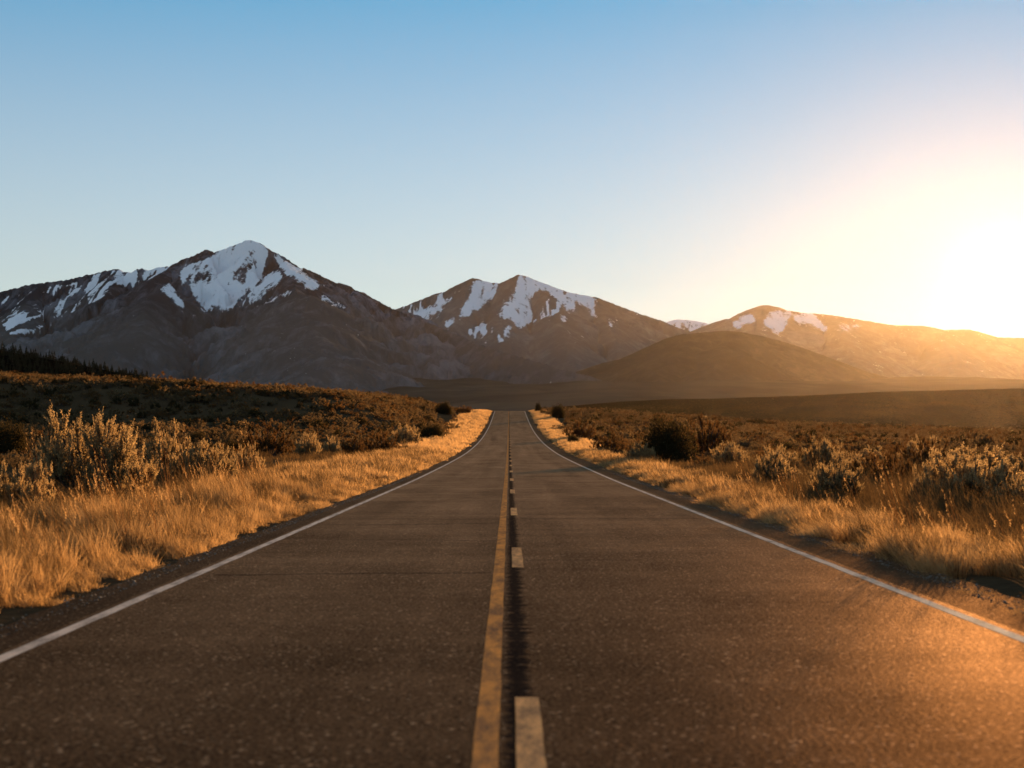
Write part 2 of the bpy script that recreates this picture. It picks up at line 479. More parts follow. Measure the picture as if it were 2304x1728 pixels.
def snow1(u, v, jit, g):
    s = np.zeros(u.shape)
    for p in S1: s = np.maximum(s, soft(p, u, v) * 0.80)
    for p in H1: s = s * (1 - 0.62 * soft(p, u, v, 2.5))
    for p in G1: s = np.maximum(s, inside(p, u, v) * np.clip(0.50 - 0.14 * g + 0.3 * jit, 0, 0.8))
    for p in G2: s = np.maximum(s, inside(p, u, v) * np.clip(0.30 - 0.14 * g + 0.35 * jit, 0, 0.7))
    return s - 0.36 + 0.36 * (s > 0.2) + 0.19 * jit


sky1 = [(-120, 306), (-60, 300), (0, 291), (27, 284), (69, 278.5), (90, 273.6), (104.5, 270.4), (116.5, 267.7), (122, 270.4), (131, 272), (140.6, 267.2), (148, 269.7), (158, 266.4), (172.8, 264.8),
        (186.5, 256.8), (197.7, 254.4), (206.5, 248), (213, 252), (229.8, 246.3), (242.7, 241.2), (249, 238.8), (257, 241.2), (271.6, 249.5), (283, 255.2), (297.4, 264), (308.6, 268.8), (321.5, 274.5),
        (331, 279.3), (336, 281), (343, 282.2), (354, 288.6), (373.5, 299), (392.8, 308.7), (429.8, 323.2), (462, 336.9), (494, 349), (526, 358.6), (558, 368), (600, 378)]
cx = np.array([q[0] for q in sky1], float); cy = np.array([q[1] for q in sky1], float)
ux = np.arange(-120, 600, 3.0); uy = np.interp(ux, cx, cy)
crag = np.where((ux < 212) | (ux > 290), 1.0, 0.25) * np.where(ux > 400, 0.3, 1.0)
uy = uy - crag * (1.1 * np.abs(fbm(ux / 9, ux * 0, 4, 71)) - 0.35)
sky1 = list(zip(ux, uy))
R1 = [(0.62, [(a, b, 9000 - 3600 * float(smooth(340, 600, a))) for a, b in sky1]),
      (0.50, [(173, 266.5, 8990), (160, 278, 8300), (150, 292, 7600), (140, 312, 6900), (128, 336, 6200), (115, 362, 5600)]),
      (0.46, [(283, 257.5, 8990), (292, 268, 8500), (298, 277, 7900), (303, 296, 7100), (308, 322, 6200), (312, 350, 5400), (316, 376, 4700)]),
      (0.62, [(206.5, 250.5, 8990), (210, 262, 8650), (222, 290, 8200)]),
      (0.62, [(249, 241.5, 8990), (247, 252, 8800), (243, 262, 8600)]),
      (0.6, [(116, 269.5, 8990), (100, 300, 8200), (84, 340, 7400)]),
      (0.6, [(40, 284, 8990), (20, 315, 8200), (-4, 350, 7400)])]
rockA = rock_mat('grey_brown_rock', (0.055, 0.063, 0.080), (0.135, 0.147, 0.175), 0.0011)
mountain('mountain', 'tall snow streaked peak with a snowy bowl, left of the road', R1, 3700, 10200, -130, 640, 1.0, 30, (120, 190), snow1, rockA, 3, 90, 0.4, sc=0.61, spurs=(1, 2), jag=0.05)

# --- twin peak straight ahead
S2 = polys(333.3, 244.4, 6.221, [
    [(480, 440), (640, 360), (740, 320), (700, 390), (620, 450), (580, 480)],
    [(680, 500), (800, 430), (840, 350), (870, 250), (950, 235), (1030, 245), (980, 330), (940, 380), (860, 430), (760, 480), (700, 520)],
    [(1130, 290), (1160, 185), (1300, 238), (1430, 287), (1560, 315), (1640, 340), (1620, 420), (1650, 470), (1560, 400), (1480, 330), (1510, 440), (1430, 390), (1330, 290), (1250, 290), (1220, 400), (1240, 450), (1180, 520), (1140, 540), (1110, 460), (1060, 450), (1010, 440), (1050, 380), (1110, 340)],
    [(1060, 600), (1085, 500), (1105, 520), (1080, 580)], [(1400, 430), (1460, 460), (1420, 490)], [(1700, 450), (1770, 500), (1740, 510)]])
G3 = polys(333.3, 244.4, 6.221, [[(800, 540), (1000, 480), (1060, 600), (980, 640)], [(1240, 480), (1340, 330), (1440, 400), (1300, 470)], [(400, 400), (700, 290), (560, 450)], [(1560, 320), (1650, 340), (1650, 460), (1560, 420)]])


def snow2(u, v, jit, g):
    s = np.zeros(u.shape)
    for p in S2: s = np.maximum(s, soft(p, u, v) * 0.78)
    for p in G3: s = np.maximum(s, inside(p, u, v) * np.clip(0.58 - 0.26 * g + 0.35 * jit, 0, 0.8))
    return s - 0.36 + 0.36 * (s > 0.2) + 0.19 * jit


sky2 = [(340, 345), (380, 318), (396, 308.7), (413.7, 302.3), (433, 294.3), (446, 291), (458.8, 283.8), (472.5, 277.4), (478, 278.6), (486, 281.4), (499, 283), (508.5, 279), (518.2, 274.2), (526, 275.8), (542.4, 282.2),
        (563.3, 290.3), (581, 294.3), (595.5, 296.7), (615, 304), (635.7, 312), (663, 320.8), (679, 328), (689, 332), (720, 346), (760, 362), (800, 378)]
R2 = [(0.55, [(a, b, 11500) for a, b in sky2]),
      (0.5, [(472.5, 279, 11490), (464, 300, 10700), (452, 330, 9800), (445, 360, 8900)]),
      (0.5, [(518, 276, 11490), (510, 296, 10900), (500, 318, 10200), (498, 350, 9200)]),
      (0.5, [(542, 284.5, 11490), (545, 300, 10900), (560, 325, 10000), (572, 352, 9000), (580, 372, 8300)]),
      (0.5, [(595, 299, 11490), (610, 325, 10500), (620, 352, 9500)])]
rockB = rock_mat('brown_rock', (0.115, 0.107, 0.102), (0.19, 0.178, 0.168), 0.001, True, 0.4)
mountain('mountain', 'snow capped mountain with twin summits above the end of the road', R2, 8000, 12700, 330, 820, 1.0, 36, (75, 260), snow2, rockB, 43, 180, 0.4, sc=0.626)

# --- right mountain under the sun
S3 = polys(666.7, 244.4, 6.19, [
    [(590, 500), (640, 410), (700, 400), (760, 420), (750, 500), (690, 550), (640, 510)],
    [(780, 430), (900, 440), (1000, 500), (990, 545), (900, 500), (790, 480)], [(380, 520), (470, 450), (530, 420), (540, 470), (440, 520)], [(1040, 500), (1100, 490), (1220, 515), (1180, 530)]])


def snow3(u, v, jit, g):
    s = np.zeros(u.shape)
    for p in S3: s = np.maximum(s, soft(p, u, v) * 0.72)
    return s - 0.12 + 0.12 * (s > 0.2) + 0.14 * jit


sky3 = [(640, 360), (665, 344), (687.7, 332.5), (710.3, 323.6), (728, 318), (747.5, 309.9), (763.6, 304.7), (776.5, 306.6), (789.5, 310.7), (805.6, 313), (828, 314.7), (849, 318), (868.6, 321.2), (892.8, 325.2),
        (925, 326), (944.5, 330), (968.7, 329.3), (981.6, 332.5), (997.7, 337.3), (1024, 338), (1060, 342), (1110, 338), (1180, 348), (1260, 345), (1340, 358)]
R3 = [(0.42, [(a, b, 10000) for a, b in sky3]),
      (0.4, [(763, 305, 10000), (755, 330, 9200), (745, 355, 8300)]),
      (0.4, [(830, 315, 10000), (845, 345, 8900), (860, 372, 7900)]),
      (0.4, [(940, 330, 10000), (950, 355, 8800), (955, 378, 7800)]),
      (0.4, [(1060, 342, 10000), (1065, 365, 8900), (1070, 380, 8000)])]
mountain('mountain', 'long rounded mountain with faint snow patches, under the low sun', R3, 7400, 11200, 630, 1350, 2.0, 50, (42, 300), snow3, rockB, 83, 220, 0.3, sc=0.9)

# --- far snowy hill in the gap
R4 = [(0.4, [(630, 345, 16000), (655, 330, 16000), (666.7, 322, 16000), (676, 319.3, 16000), (691, 320.4, 16000), (704, 322.8, 16000), (712, 325, 16000), (740, 338, 16000)])]
mountain('mountain', 'small pale snowy hill far off in the gap between two mountains', R4, 14800, 16700, 620, 760, 1.6, 60, (45, 300), lambda u, v, j, g: 0.62 + 0.3 * j, rockB, 103, 240, sc=0.644)

# --- rounded foothill right of the road
sky5 = [(560, 392), (590, 378), (606, 371), (622.5, 360), (646.7, 347.3), (667, 338), (683, 334), (702, 332.5), (723, 330.6), (739.4, 331.7), (763.6, 336.5), (788, 343), (812, 351), (844.4, 363.3), (868.6, 372), (893, 379), (930, 392)]
R5 = [(0.42, [(a, b, 6000) for a, b in sky5]), (0.36, [(723, 331, 6000), (728, 352, 5300), (735, 378, 4600)]), (0.36, [(680, 335, 6000), (668, 358, 5300), (655, 380, 4700)])]
hillC = rock_mat('brown_hillside', (0.06, 0.046, 0.034), (0.11, 0.085, 0.06), 0.002, False, 0.35)
woodF = rock_mat('wooded_hillside', (0.014, 0.013, 0.008), (0.03, 0.025, 0.016), 0.02, False)
mountain('hill', 'smooth rounded brown foothill in front of the right mountain', R5, 4200, 6900, 545, 945, 2.0, 40, (22, 260), None, hillC, 123, 110, cat='hill', sc=0.767)

# --- dark bench across the right, and the wooded slope at left
sky6 = [(555, 412), (583.7, 404), (620, 401), (666.7, 398.7), (715, 398), (763.6, 396.3), (828, 393.9), (876.7, 391.4), (941, 389.8), (1014, 388), (1100, 386), (1200, 383), (1320, 384), (1450, 390)]
R6 = [(0.13, [(a, b + 0.6, 1500) for a, b in sky6])]
bench = mountain('hill', 'long low dark bench of land across the right of the plain', R6, 960, 1800, 540, 1480, 1.6, 9, (1.0, 35), None,
                 rock_mat('sage_bench', (0.055, 0.026, 0.009), (0.11, 0.055, 0.019), 0.03, False), 143, 55, back=0.08, cat='hill')
sky7 = [(-220, 330), (-60, 343), (0, 350), (60, 361), (110, 371), (148, 380), (175, 391), (200, 404), (240, 420)]
R7 = [(0.32, [(a, b, 760) for a, b in sky7])]
slope = mountain('hill', 'dark wooded slope at the far left behind the sage hill', R7, 560, 1000, -240, 300, 3, 8, (0.8, 30), None, woodF, 163, 55, back=0.32, cat='hill')

# ------------------------------------------------------------------ sky, sun, haze, camera
w = bpy.data.worlds.new('World'); SC.world = w; w.use_nodes = True
t = w.node_tree; t.nodes.clear()
sky = t.nodes.new('ShaderNodeTexSky'); sky.sky_type = 'NISHITA'; sky.sun_disc = False
sky.sun_elevation = SUN_EL; sky.sun_rotation = SUN_AZ
sky.altitude = 1500; sky.air_density = 1.32; sky.dust_density = 0.0; sky.ozone_density = 3.0
bg = t.nodes.new('ShaderNodeBackground'); bg.inputs[1].default_value = 0.15
wo = t.nodes.new('ShaderNodeOutputWorld')
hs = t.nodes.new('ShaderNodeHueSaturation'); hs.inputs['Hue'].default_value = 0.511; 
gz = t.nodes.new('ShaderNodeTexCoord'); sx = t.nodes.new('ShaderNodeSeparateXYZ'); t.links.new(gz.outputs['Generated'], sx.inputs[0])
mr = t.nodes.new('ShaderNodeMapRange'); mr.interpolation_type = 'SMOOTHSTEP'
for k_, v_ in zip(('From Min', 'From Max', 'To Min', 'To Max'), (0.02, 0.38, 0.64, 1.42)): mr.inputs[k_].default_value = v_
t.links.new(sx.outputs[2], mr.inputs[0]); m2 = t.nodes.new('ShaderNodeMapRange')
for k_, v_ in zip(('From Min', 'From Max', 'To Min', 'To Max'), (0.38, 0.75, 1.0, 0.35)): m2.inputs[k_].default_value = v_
t.links.new(sx.outputs[2], m2.inputs[0])  # unseen upper sky greyed to warm the fill light
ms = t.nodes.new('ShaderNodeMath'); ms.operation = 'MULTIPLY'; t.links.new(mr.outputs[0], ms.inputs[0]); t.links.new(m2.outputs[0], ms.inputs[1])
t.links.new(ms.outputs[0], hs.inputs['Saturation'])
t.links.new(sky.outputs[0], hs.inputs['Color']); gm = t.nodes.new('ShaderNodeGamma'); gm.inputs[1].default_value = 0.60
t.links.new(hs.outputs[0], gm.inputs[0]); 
# glare of the sun's own disc and its narrow aureole, in the sky itself
dp = t.nodes.new('ShaderNodeVectorMath'); dp.operation = 'DOT_PRODUCT'; t.links.new(gz.outputs['Generated'], dp.inputs[0]); dp.inputs[1].default_value = SUNV
acc = gm.outputs[0]
for pw_, k_, c_ in ((5000.0, 6.0, (1.0, 0.93, 0.75)), (1100.0, 0.9, (1.0, 0.84, 0.55))):
    p_ = t.nodes.new('ShaderNodeMath'); p_.operation = 'POWER'; t.links.new(dp.outputs['Value'], p_.inputs[0]); p_.inputs[1].default_value = pw_
    m_ = t.nodes.new('ShaderNodeVectorMath'); m_.operation = 'SCALE'; m_.inputs[0].default_value = [q_ * k_ for q_ in c_]; t.links.new(p_.outputs[0], m_.inputs['Scale'])
    a_ = t.nodes.new('ShaderNodeVectorMath'); a_.operation = 'ADD'; t.links.new(acc, a_.inputs[0]); t.links.new(m_.outputs[0], a_.inputs[1]); acc = a_.outputs[0]
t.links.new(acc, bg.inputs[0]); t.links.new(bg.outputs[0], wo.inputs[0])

sun = bpy.data.lights.new('sun', 'SUN'); sun.energy = 4.7; sun.angle = math.radians(0.5); sun.color = (1.0, 0.56, 0.24)
so = bpy.data.objects.new('sun', sun); C.objects.link(so)
so.rotation_euler = (-SUNV).to_track_quat('-Z', 'Y').to_euler(); so.location = (100, 200, 100)

hz = NT('haze_air')
pv = hz.n('ShaderNodeVolumePrincipled', inp={'Color': (1.0, 0.81, 0.57), 'Density': 0.32e-5, 'Anisotropy': 0.84})
hz.t.links.new(pv.outputs[0], hz.out.inputs['Volume'])
X0, X1, Y0, Y1, Z0, Z1 = -10500, 10500, -1200, 12500, -110, 905
hv = [(a, b, c) for c in (Z0, Z1) for b in (Y0, Y1) for a in (X0, X1)]
hq = [(0, 2, 3, 1), (4, 5, 7, 6), (0, 1, 5, 4), (2, 6, 7, 3), (0, 4, 6, 2), (1, 3, 7, 5)]
haze = link('haze', mesh_np('haze', hv, hq, smooth_shade=False, mat=hz.m))
tag(haze, 'warm dusty evening air over the whole valley', 'haze', kind='stuff')

cam = bpy.data.cameras.new('camera'); co = bpy.data.objects.new('camera', cam); C.objects.link(co); SC.camera = co
cam.lens = 50.0; cam.sensor_width = 36.0; cam.clip_end = 60000; cam.clip_start = 0.1
co.location = (0, 0, EYE); co.rotation_euler = (math.pi / 2, 0, 0)
cam.shift_y = (440 - 384) / 1024.0; cam.shift_x = (512 - 509) / 1024.0
cam.dof.use_dof = True; cam.dof.focus_distance = 60; cam.dof.aperture_fstop = 2.2

SC.view_settings.view_transform = 'Standard'; SC.view_settings.look = 'None'
SC.view_settings.exposure = 1.06; SC.view_settings.gamma = 1.0
SC.cycles.use_denoising = True
SC.cycles.volume_bounces = 0
SC.cycles.max_bounces = 6
# ------------------------------------------------------------------ vegetation meshes
def unit(v):
    return v / np.maximum(np.linalg.norm(v, axis=-1, keepdims=True), 1e-9)


def leaf_quads(P, A, L, W, r):
    """rhombic leaves: base points P, axes A, lengths L, widths W"""
    A = unit(A); side = unit(np.cross(A, unit(r.normal(size=A.shape))))
    m = P + A * (L * 0.5)[:, None]
    v = np.stack([P, m - side * (W * 0.5)[:, None], P + A * L[:, None], m + side * (W * 0.5)[:, None]], 1).reshape(-1, 3)
    return v, np.arange(len(P) * 4).reshape(-1, 4)


def tubes(paths, r0, r1, sides=4):
    V = []; Q = []; off = 0
    for p, a, b in zip(paths, r0, r1):
        n_ = len(p); tng = unit(np.gradient(p, axis=0))
        u = unit(np.cross(tng, np.array([0.31, 0.77, 0.55]))); w_ = np.cross(tng, u)
        ang = np.arange(sides) * 2 * np.pi / sides
        rad = np.linspace(a, b, n_)[:, None, None]
        ring = p[:, None, :] + rad * (np.cos(ang)[None, :, None] * u[:, None, :] + np.sin(ang)[None, :, None] * w_[:, None, :])
        V.append(ring.reshape(-1, 3))
        i = np.arange(n_ - 1)[:, None] * sides + np.arange(sides)[None, :]
        j = np.arange(n_ - 1)[:, None] * sides + (np.arange(sides)[None, :] + 1) % sides
        Q.append(np.stack([i, j, j + sides, i + sides], -1).reshape(-1, 4) + off); off += n_ * sides
    return np.concatenate(V), np.concatenate(Q)


def bez(a, b, c, n_=6):
    t_ = np.linspace(0, 1, n_)[:, None]
    return (1 - t_) ** 2 * a + 2 * t_ * (1 - t_) * b + t_ ** 2 * c


def sage_arrays(seed, nb, nsec, nshoot, nleaf, leaf, wide=0.8, upright=0.65, spike=(0.10, 0.22), bare=0.0):
    """sagebrush about 1 unit tall: woody stems fanning from the base, leafy upright plumes at their ends"""
    r = np.random.default_rng(seed)
    paths = []; ra = []; rb = []; SP = []; SD = []; SL = []
    lob = r.random(8) * 0.45 + 0.62
    for i in range(nb):
        phi = i * 2.39996 + r.normal() * 0.25; th = math.radians(6 + 76 * math.sqrt((i + 0.5) / nb))
        k = lob[int((phi % 6.283) / 6.283 * 8) % 8] * r.uniform(0.86, 1.08) if th > 0.5 else r.uniform(0.8, 1.02)
        E = np.array([math.sin(th) * math.cos(phi) * wide, math.sin(th) * math.sin(phi) * wide, math.cos(th) * 0.88 + 0.04]) * k
        out = np.array([math.cos(phi), math.sin(phi), 0])
        a = out * 0.04 * math.sin(th); mid = E * 0.5 + out * 0.10 * math.sin(th) + np.array([0, 0, -0.07]) + r.normal(size=3) * 0.03
        p = bez(a, mid, E, 7); paths.append(p); ra.append((0.022 + 0.012 * (bare > 0.5)) * r.uniform(0.7, 1.3)); rb.append(0.006)
        for s in range(nsec):
            tt = r.uniform(0.38 + bare * 0.3, 1.0); q0 = bez(a, mid, E, 21)[int(tt * 20)]
            d = unit(unit(E) * (1 - upright) + np.array([0, 0, upright]) + r.normal(size=3) * 0.42)
            q2 = q0 + d * r.uniform(0.10, 0.24)
            paths.append(bez(q0, (q0 + q2) / 2 + r.normal(size=3) * 0.012, q2, 4)); ra.append(0.006); rb.append(0.002)
            for h in range(nshoot):
                b0 = q0 + (q2 - q0) * r.uniform(0.3, 1.0)
                SP.append(b0); SD.append(unit(d * 0.5 + np.array([0, 0, 0.7]) + r.normal(size=3) * 0.28)); SL.append(r.uniform(*spike))
    SP = np.array(SP); SD = np.array(SD); SL = np.array(SL)
    n_ = len(SP)
    s = np.tile(np.linspace(0.0, 1.0, nleaf), (n_, 1)) + r.normal(size=(n_, nleaf)) * 0.04
    base = SP[:, None, :] + SD[:, None, :] * (SL[:, None] * s)[..., None]
    rad = unit(r.normal(size=(n_, nleaf, 3)))
    ax = unit(SD[:, None, :] * 0.75 + rad * 0.8)
    size = leaf * (1.15 - 0.65 * s) * r.uniform(0.7, 1.3, size=s.shape)
    v, q = leaf_quads(base.reshape(-1, 3), ax.reshape(-1, 3), size.ravel(), size.ravel() * 0.42, r)
    v[:, 2] = np.maximum(v[:, 2], 0.0)
    tv, tq = tubes(paths, ra, rb)
    return (v, q), (tv, tq)


def dome_arrays(seed, ncl, nleaf, leaf, wide=0.85, tall=1.0):
    """dense rounded shrub of leaf clumps on short branches"""
    r = np.random.default_rng(seed)
    d = unit(r.normal(size=(ncl, 3))); d[:, 2] = np.abs(d[:, 2]) * 0.95 + 0.03
    bump = 0.78 + 0.22 * np.sin(d[:, 0] * 5 + seed) * np.cos(d[:, 1] * 4 + seed * 2) + r.normal(size=ncl) * 0.07
    rr = bump * r.uniform(0.45, 1.0, ncl) ** 0.5
    Cn = d * rr[:, None] * np.array([wide, wide, tall]) * 0.92
    cs = r.uniform(0.07, 0.15, ncl)
    off = r.normal(size=(ncl, nleaf, 3)) * cs[:, None, None] * np.array([0.55, 0.55, 0.75])
    P = Cn[:, None, :] + off
    A = unit(off) * 0.6 + unit(d)[:, None, :] * 0.4 + np.array([0, 0, 0.5]) + r.normal(size=P.shape) * 0.3
    L = leaf * r.uniform(0.6, 1.4, size=P.shape[:2])
    v, q = leaf_quads(P.reshape(-1, 3), A.reshape(-1, 3), L.ravel(), L.ravel() * 0.5, r)
    v[:, 2] = np.maximum(v[:, 2], 0)
    sel = r.choice(ncl, min(ncl, 26), replace=False)
    paths = [bez(np.zeros(3), c * 0.5 + np.array([0, 0, -0.05]), c, 5) for c in Cn[sel]]
    tv, tq = tubes(paths, [0.02] * len(sel), [0.004] * len(sel))
    return (v, q), (tv, tq)


def pair(kind, arr, mat):
    (v, q), (tv, tq) = arr
    return dict(kind=kind, fol=mesh_np(kind + '_foliage', v, q, smooth_shade=False, mat=mat), stem=mesh_np(kind + '_branches', tv, tq, mat=M['bark']))


def single(kind, arr, mat):
    (v, q), (tv, tq) = arr
    return mesh_np(kind, np.concatenate([v, tv]), np.concatenate([q, tq + len(v)]), smooth_shade=False, mat=[mat, M['bark']],
                   matidx=np.concatenate([np.zeros(len(q)), np.ones(len(tq))]))


NEAR = {'sage': [pair('sagebrush', sage_arrays(101 + i, 34, 7, 4, 42, 0.043, wide=0.88), M['sage']) for i in range(4)],
        'russet': [pair('russet_shrub', sage_arrays(131 + i, 30, 7, 4, 26, 0.045, wide=0.9, upright=0.45, spike=(0.08, 0.16)), M['russet']) for i in range(2)],
        'dark': [pair('dark_shrub', dome_arrays(151 + i, 420, 26, 0.05), M['juniper']) for i in range(2)]}
GRAND = [pair('sagebrush', sage_arrays(171, 46, 9, 4, 44, 0.034, wide=0.9, upright=0.5, bare=0.95), M['sage']),
         pair('sagebrush', sage_arrays(175, 42, 9, 4, 46, 0.037, wide=1.0, upright=0.6, spike=(0.10, 0.2)), M['sage'])]
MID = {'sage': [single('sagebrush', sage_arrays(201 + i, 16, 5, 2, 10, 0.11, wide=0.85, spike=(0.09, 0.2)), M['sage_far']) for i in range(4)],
       'russet': [single('russet_shrub', sage_arrays(221 + i, 14, 5, 2, 10, 0.10, wide=0.95, upright=0.5), M['russet']) for i in range(2)],
       'dark': [single('dark_shrub', dome_arrays(241 + i, 70, 14, 0.11), M['juniper']) for i in range(2)]}
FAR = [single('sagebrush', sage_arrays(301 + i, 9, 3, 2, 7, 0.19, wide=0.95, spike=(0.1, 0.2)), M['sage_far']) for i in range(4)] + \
      [single('russet_shrub', sage_arrays(321 + i, 9, 3, 2, 7, 0.19, wide=1.0, upright=0.5), M['russet']) for i in range(2)] + \
      [single('dark_shrub', dome_arrays(341, 26, 10, 0.2), M['juniper'])]


def conifer(seed):
    r = np.random.default_rng(seed); P = []; A = []; L = []
    for k in range(150):
        h = r.uniform(0.06, 1.0) ** 0.8; a = r.uniform(0, 6.283); rad = 0.2 * (1.04 - h) * r.uniform(0.75, 1.15)
        o = np.array([math.cos(a), math.sin(a), 0])
        for f in (0.2, 0.6):
            P.append(o * rad * f + np.array([0, 0, h - f * 0.02])); A.append(o + np.array([0, 0, -0.15]) + r.normal(size=3) * 0.2); L.append(rad * 0.75 + 0.03)
    P = np.array(P); A = np.array(A); L = np.array(L)
    v, q = leaf_quads(P, A, L, L * 0.6, r)
    tv, tq = tubes([np.array([[0, 0, 0], [0, 0, 0.5], [0, 0, 1.0]], float)], [0.02], [0.004])
    return single('conifer', ((v, q), (tv, tq)), M['conifer'])


def grass_clump(seed, nblade, h, rad, width, lean, mat, wind=(-0.24, 0.0), heads=0):
    r = np.random.default_rng(seed)
    a = r.uniform(0, 6.283, nblade); rr = rad * np.sqrt(r.random(nblade))
    base = np.stack([np.cos(a) * rr, np.sin(a) * rr, np.zeros(nblade)], -1)
    hh = h * r.uniform(0.45, 1.1, nblade)
    ld = np.stack([np.cos(a), np.sin(a), np.zeros(nblade)], -1) * (lean * r.uniform(0.1, 1.3, nblade))[:, None] + r.normal(size=(nblade, 3)) * 0.20 + np.array([*wind, 0])
    ld[:, 2] = 0
    fa = r.uniform(0, 6.283, nblade); side = np.stack([np.cos(fa), np.sin(fa), np.zeros(nblade)], -1)
    V = []
    for s, wd in ((0, 1.0), (0.4, 0.9), (0.75, 0.6), (1.0, 0.12)):
        c = base + ld * (hh * s ** 2.0)[:, None]; c[:, 2] += hh * (s - 0.12 * s * s)
        V += [c - side * width * wd / 2, c + side * width * wd / 2]
    v = np.stack(V, 1).reshape(-1, 3)
    o = np.arange(nblade)[:, None] * 8
    q = np.concatenate([np.concatenate([o, o + 1, o + 3, o + 2], 1) + 2 * k for k in range(3)])
    if heads:
        P = []; A = []
        for i in range(heads):
            ang = r.uniform(0, 6.283); hgt = h * r.uniform(1.15, 1.75); tip = np.array([math.cos(ang) * 0.12 + wind[0] * hgt, math.sin(ang) * 0.12, hgt])
            b0 = np.array([math.cos(ang) * rad * 0.4, math.sin(ang) * rad * 0.4, 0])
            st = bez(b0, b0 * 0.6 + np.array([0, 0, hgt * 0.6]), tip, 5)
            tv, tq = tubes([st], [0.0025], [0.0012], 3)
            q = np.concatenate([q, tq + len(v)]); v = np.concatenate([v, tv])
            for k in range(16):
                f = r.uniform(0.75, 1.0); P.append(b0 * 0.2 + (tip - b0 * 0.2) * f); A.append(np.array([0, 0, 1.0]) + r.normal(size=3) * 0.5)
        P = np.array(P); A = np.array(A)
        lv, lq = leaf_quads(P, A, r.uniform(0.02, 0.045, len(P)), r.uniform(0.004, 0.008, len(P)), r)
        q = np.concatenate([q, lq + len(v)]); v = np.concatenate([v, lv])
    return mesh_np('grass_clump', v, q, smooth_shade=True, mat=mat)


# ------------------------------------------------------------------ scatter of uncountable cover through geometry nodes
def scatter(name, protos, pts, rotz, scl, idx, label, cat, tilt=None):
    pts = np.asarray(pts, np.float32); n_ = len(pts)
    col = bpy.data.collections.new(name + '_kinds')
    for i, me in enumerate(protos):
        o = bpy.data.objects.new('%s_kind_%02d' % (name, i), me); col.objects.link(o)
    me = bpy.data.meshes.new(name); me.vertices.add(n_); me.vertices.foreach_set('co', pts.ravel())
    rot = np.zeros((n_, 3), np.float32); rot[:, 2] = rotz
    if tilt is not None: rot[:, :2] = tilt
    scl = np.asarray(scl, np.float32)
    if scl.ndim == 1: scl = np.repeat(scl[:, None], 3, 1)
    a = me.attributes.new('rot', 'FLOAT_VECTOR', 'POINT'); a.data.foreach_set('vector', rot.ravel())
    a = me.attributes.new('scl', 'FLOAT_VECTOR', 'POINT'); a.data.foreach_set('vector', np.ascontiguousarray(scl).ravel())
    a = me.attributes.new('idx', 'INT', 'POINT'); a.data.foreach_set('value', np.asarray(idx, np.int32))
    ob = link(name, me)
    ng = bpy.data.node_groups.new(name, 'GeometryNodeTree')
    ng.interface.new_socket('Geometry', in_out='INPUT', socket_type='NodeSocketGeometry')
    ng.interface.new_socket('Geometry', in_out='OUTPUT', socket_type='NodeSocketGeometry')
    gi = ng.nodes.new('NodeGroupInput'); go = ng.nodes.new('NodeGroupOutput')
    ip = ng.nodes.new('GeometryNodeInstanceOnPoints'); ci = ng.nodes.new('GeometryNodeCollectionInfo')
    ci.inputs['Collection'].default_value = col; ci.inputs['Separate Children'].default_value = True; ci.inputs['Reset Children'].default_value = True
    ip.inputs['Pick Instance'].default_value = True

    def attr(nm, dt):
        nd = ng.nodes.new('GeometryNodeInputNamedAttribute'); nd.data_type = dt; nd.inputs['Name'].default_value = nm
        return [s for s in nd.outputs if s.enabled and s.name == 'Attribute'][0]
    e2r = ng.nodes.new('FunctionNodeEulerToRotation')
    L = ng.links.new
    L(gi.outputs[0], ip.inputs['Points']); L(ci.outputs[0], ip.inputs['Instance'])
    L(attr('idx', 'INT'), ip.inputs['Instance Index'])
    L(attr('rot', 'FLOAT_VECTOR'), e2r.inputs[0]); L(e2r.outputs[0], ip.inputs['Rotation'])
    L(attr('scl', 'FLOAT_VECTOR'), ip.inputs['Scale'])
    L(ip.outputs[0], go.inputs[0])
    md = ob.modifiers.new('scatter', 'NODES'); md.node_group = ng
    return tag(ob, label, cat, kind='stuff')


# ------------------------------------------------------------------ shrubs that single out
def place(pr, x, y, h, w, rz, label, cat, group=None, dz=0.0):
    """a shrub with its parts; pr is a pair of meshes one unit tall"""
    root = bpy.data.objects.new(pr['kind'], None); C.objects.link(root); root.empty_display_size = 0.3
    root.location = (x, y, float(ground_z(x, y)) - 0.03 + dz); root.rotation_euler = (0, 0, rz); root.scale = (w, w, h)
    link('foliage', pr['fol'], root); link('branches', pr['stem'], root)
    return tag(root, label, cat, group)


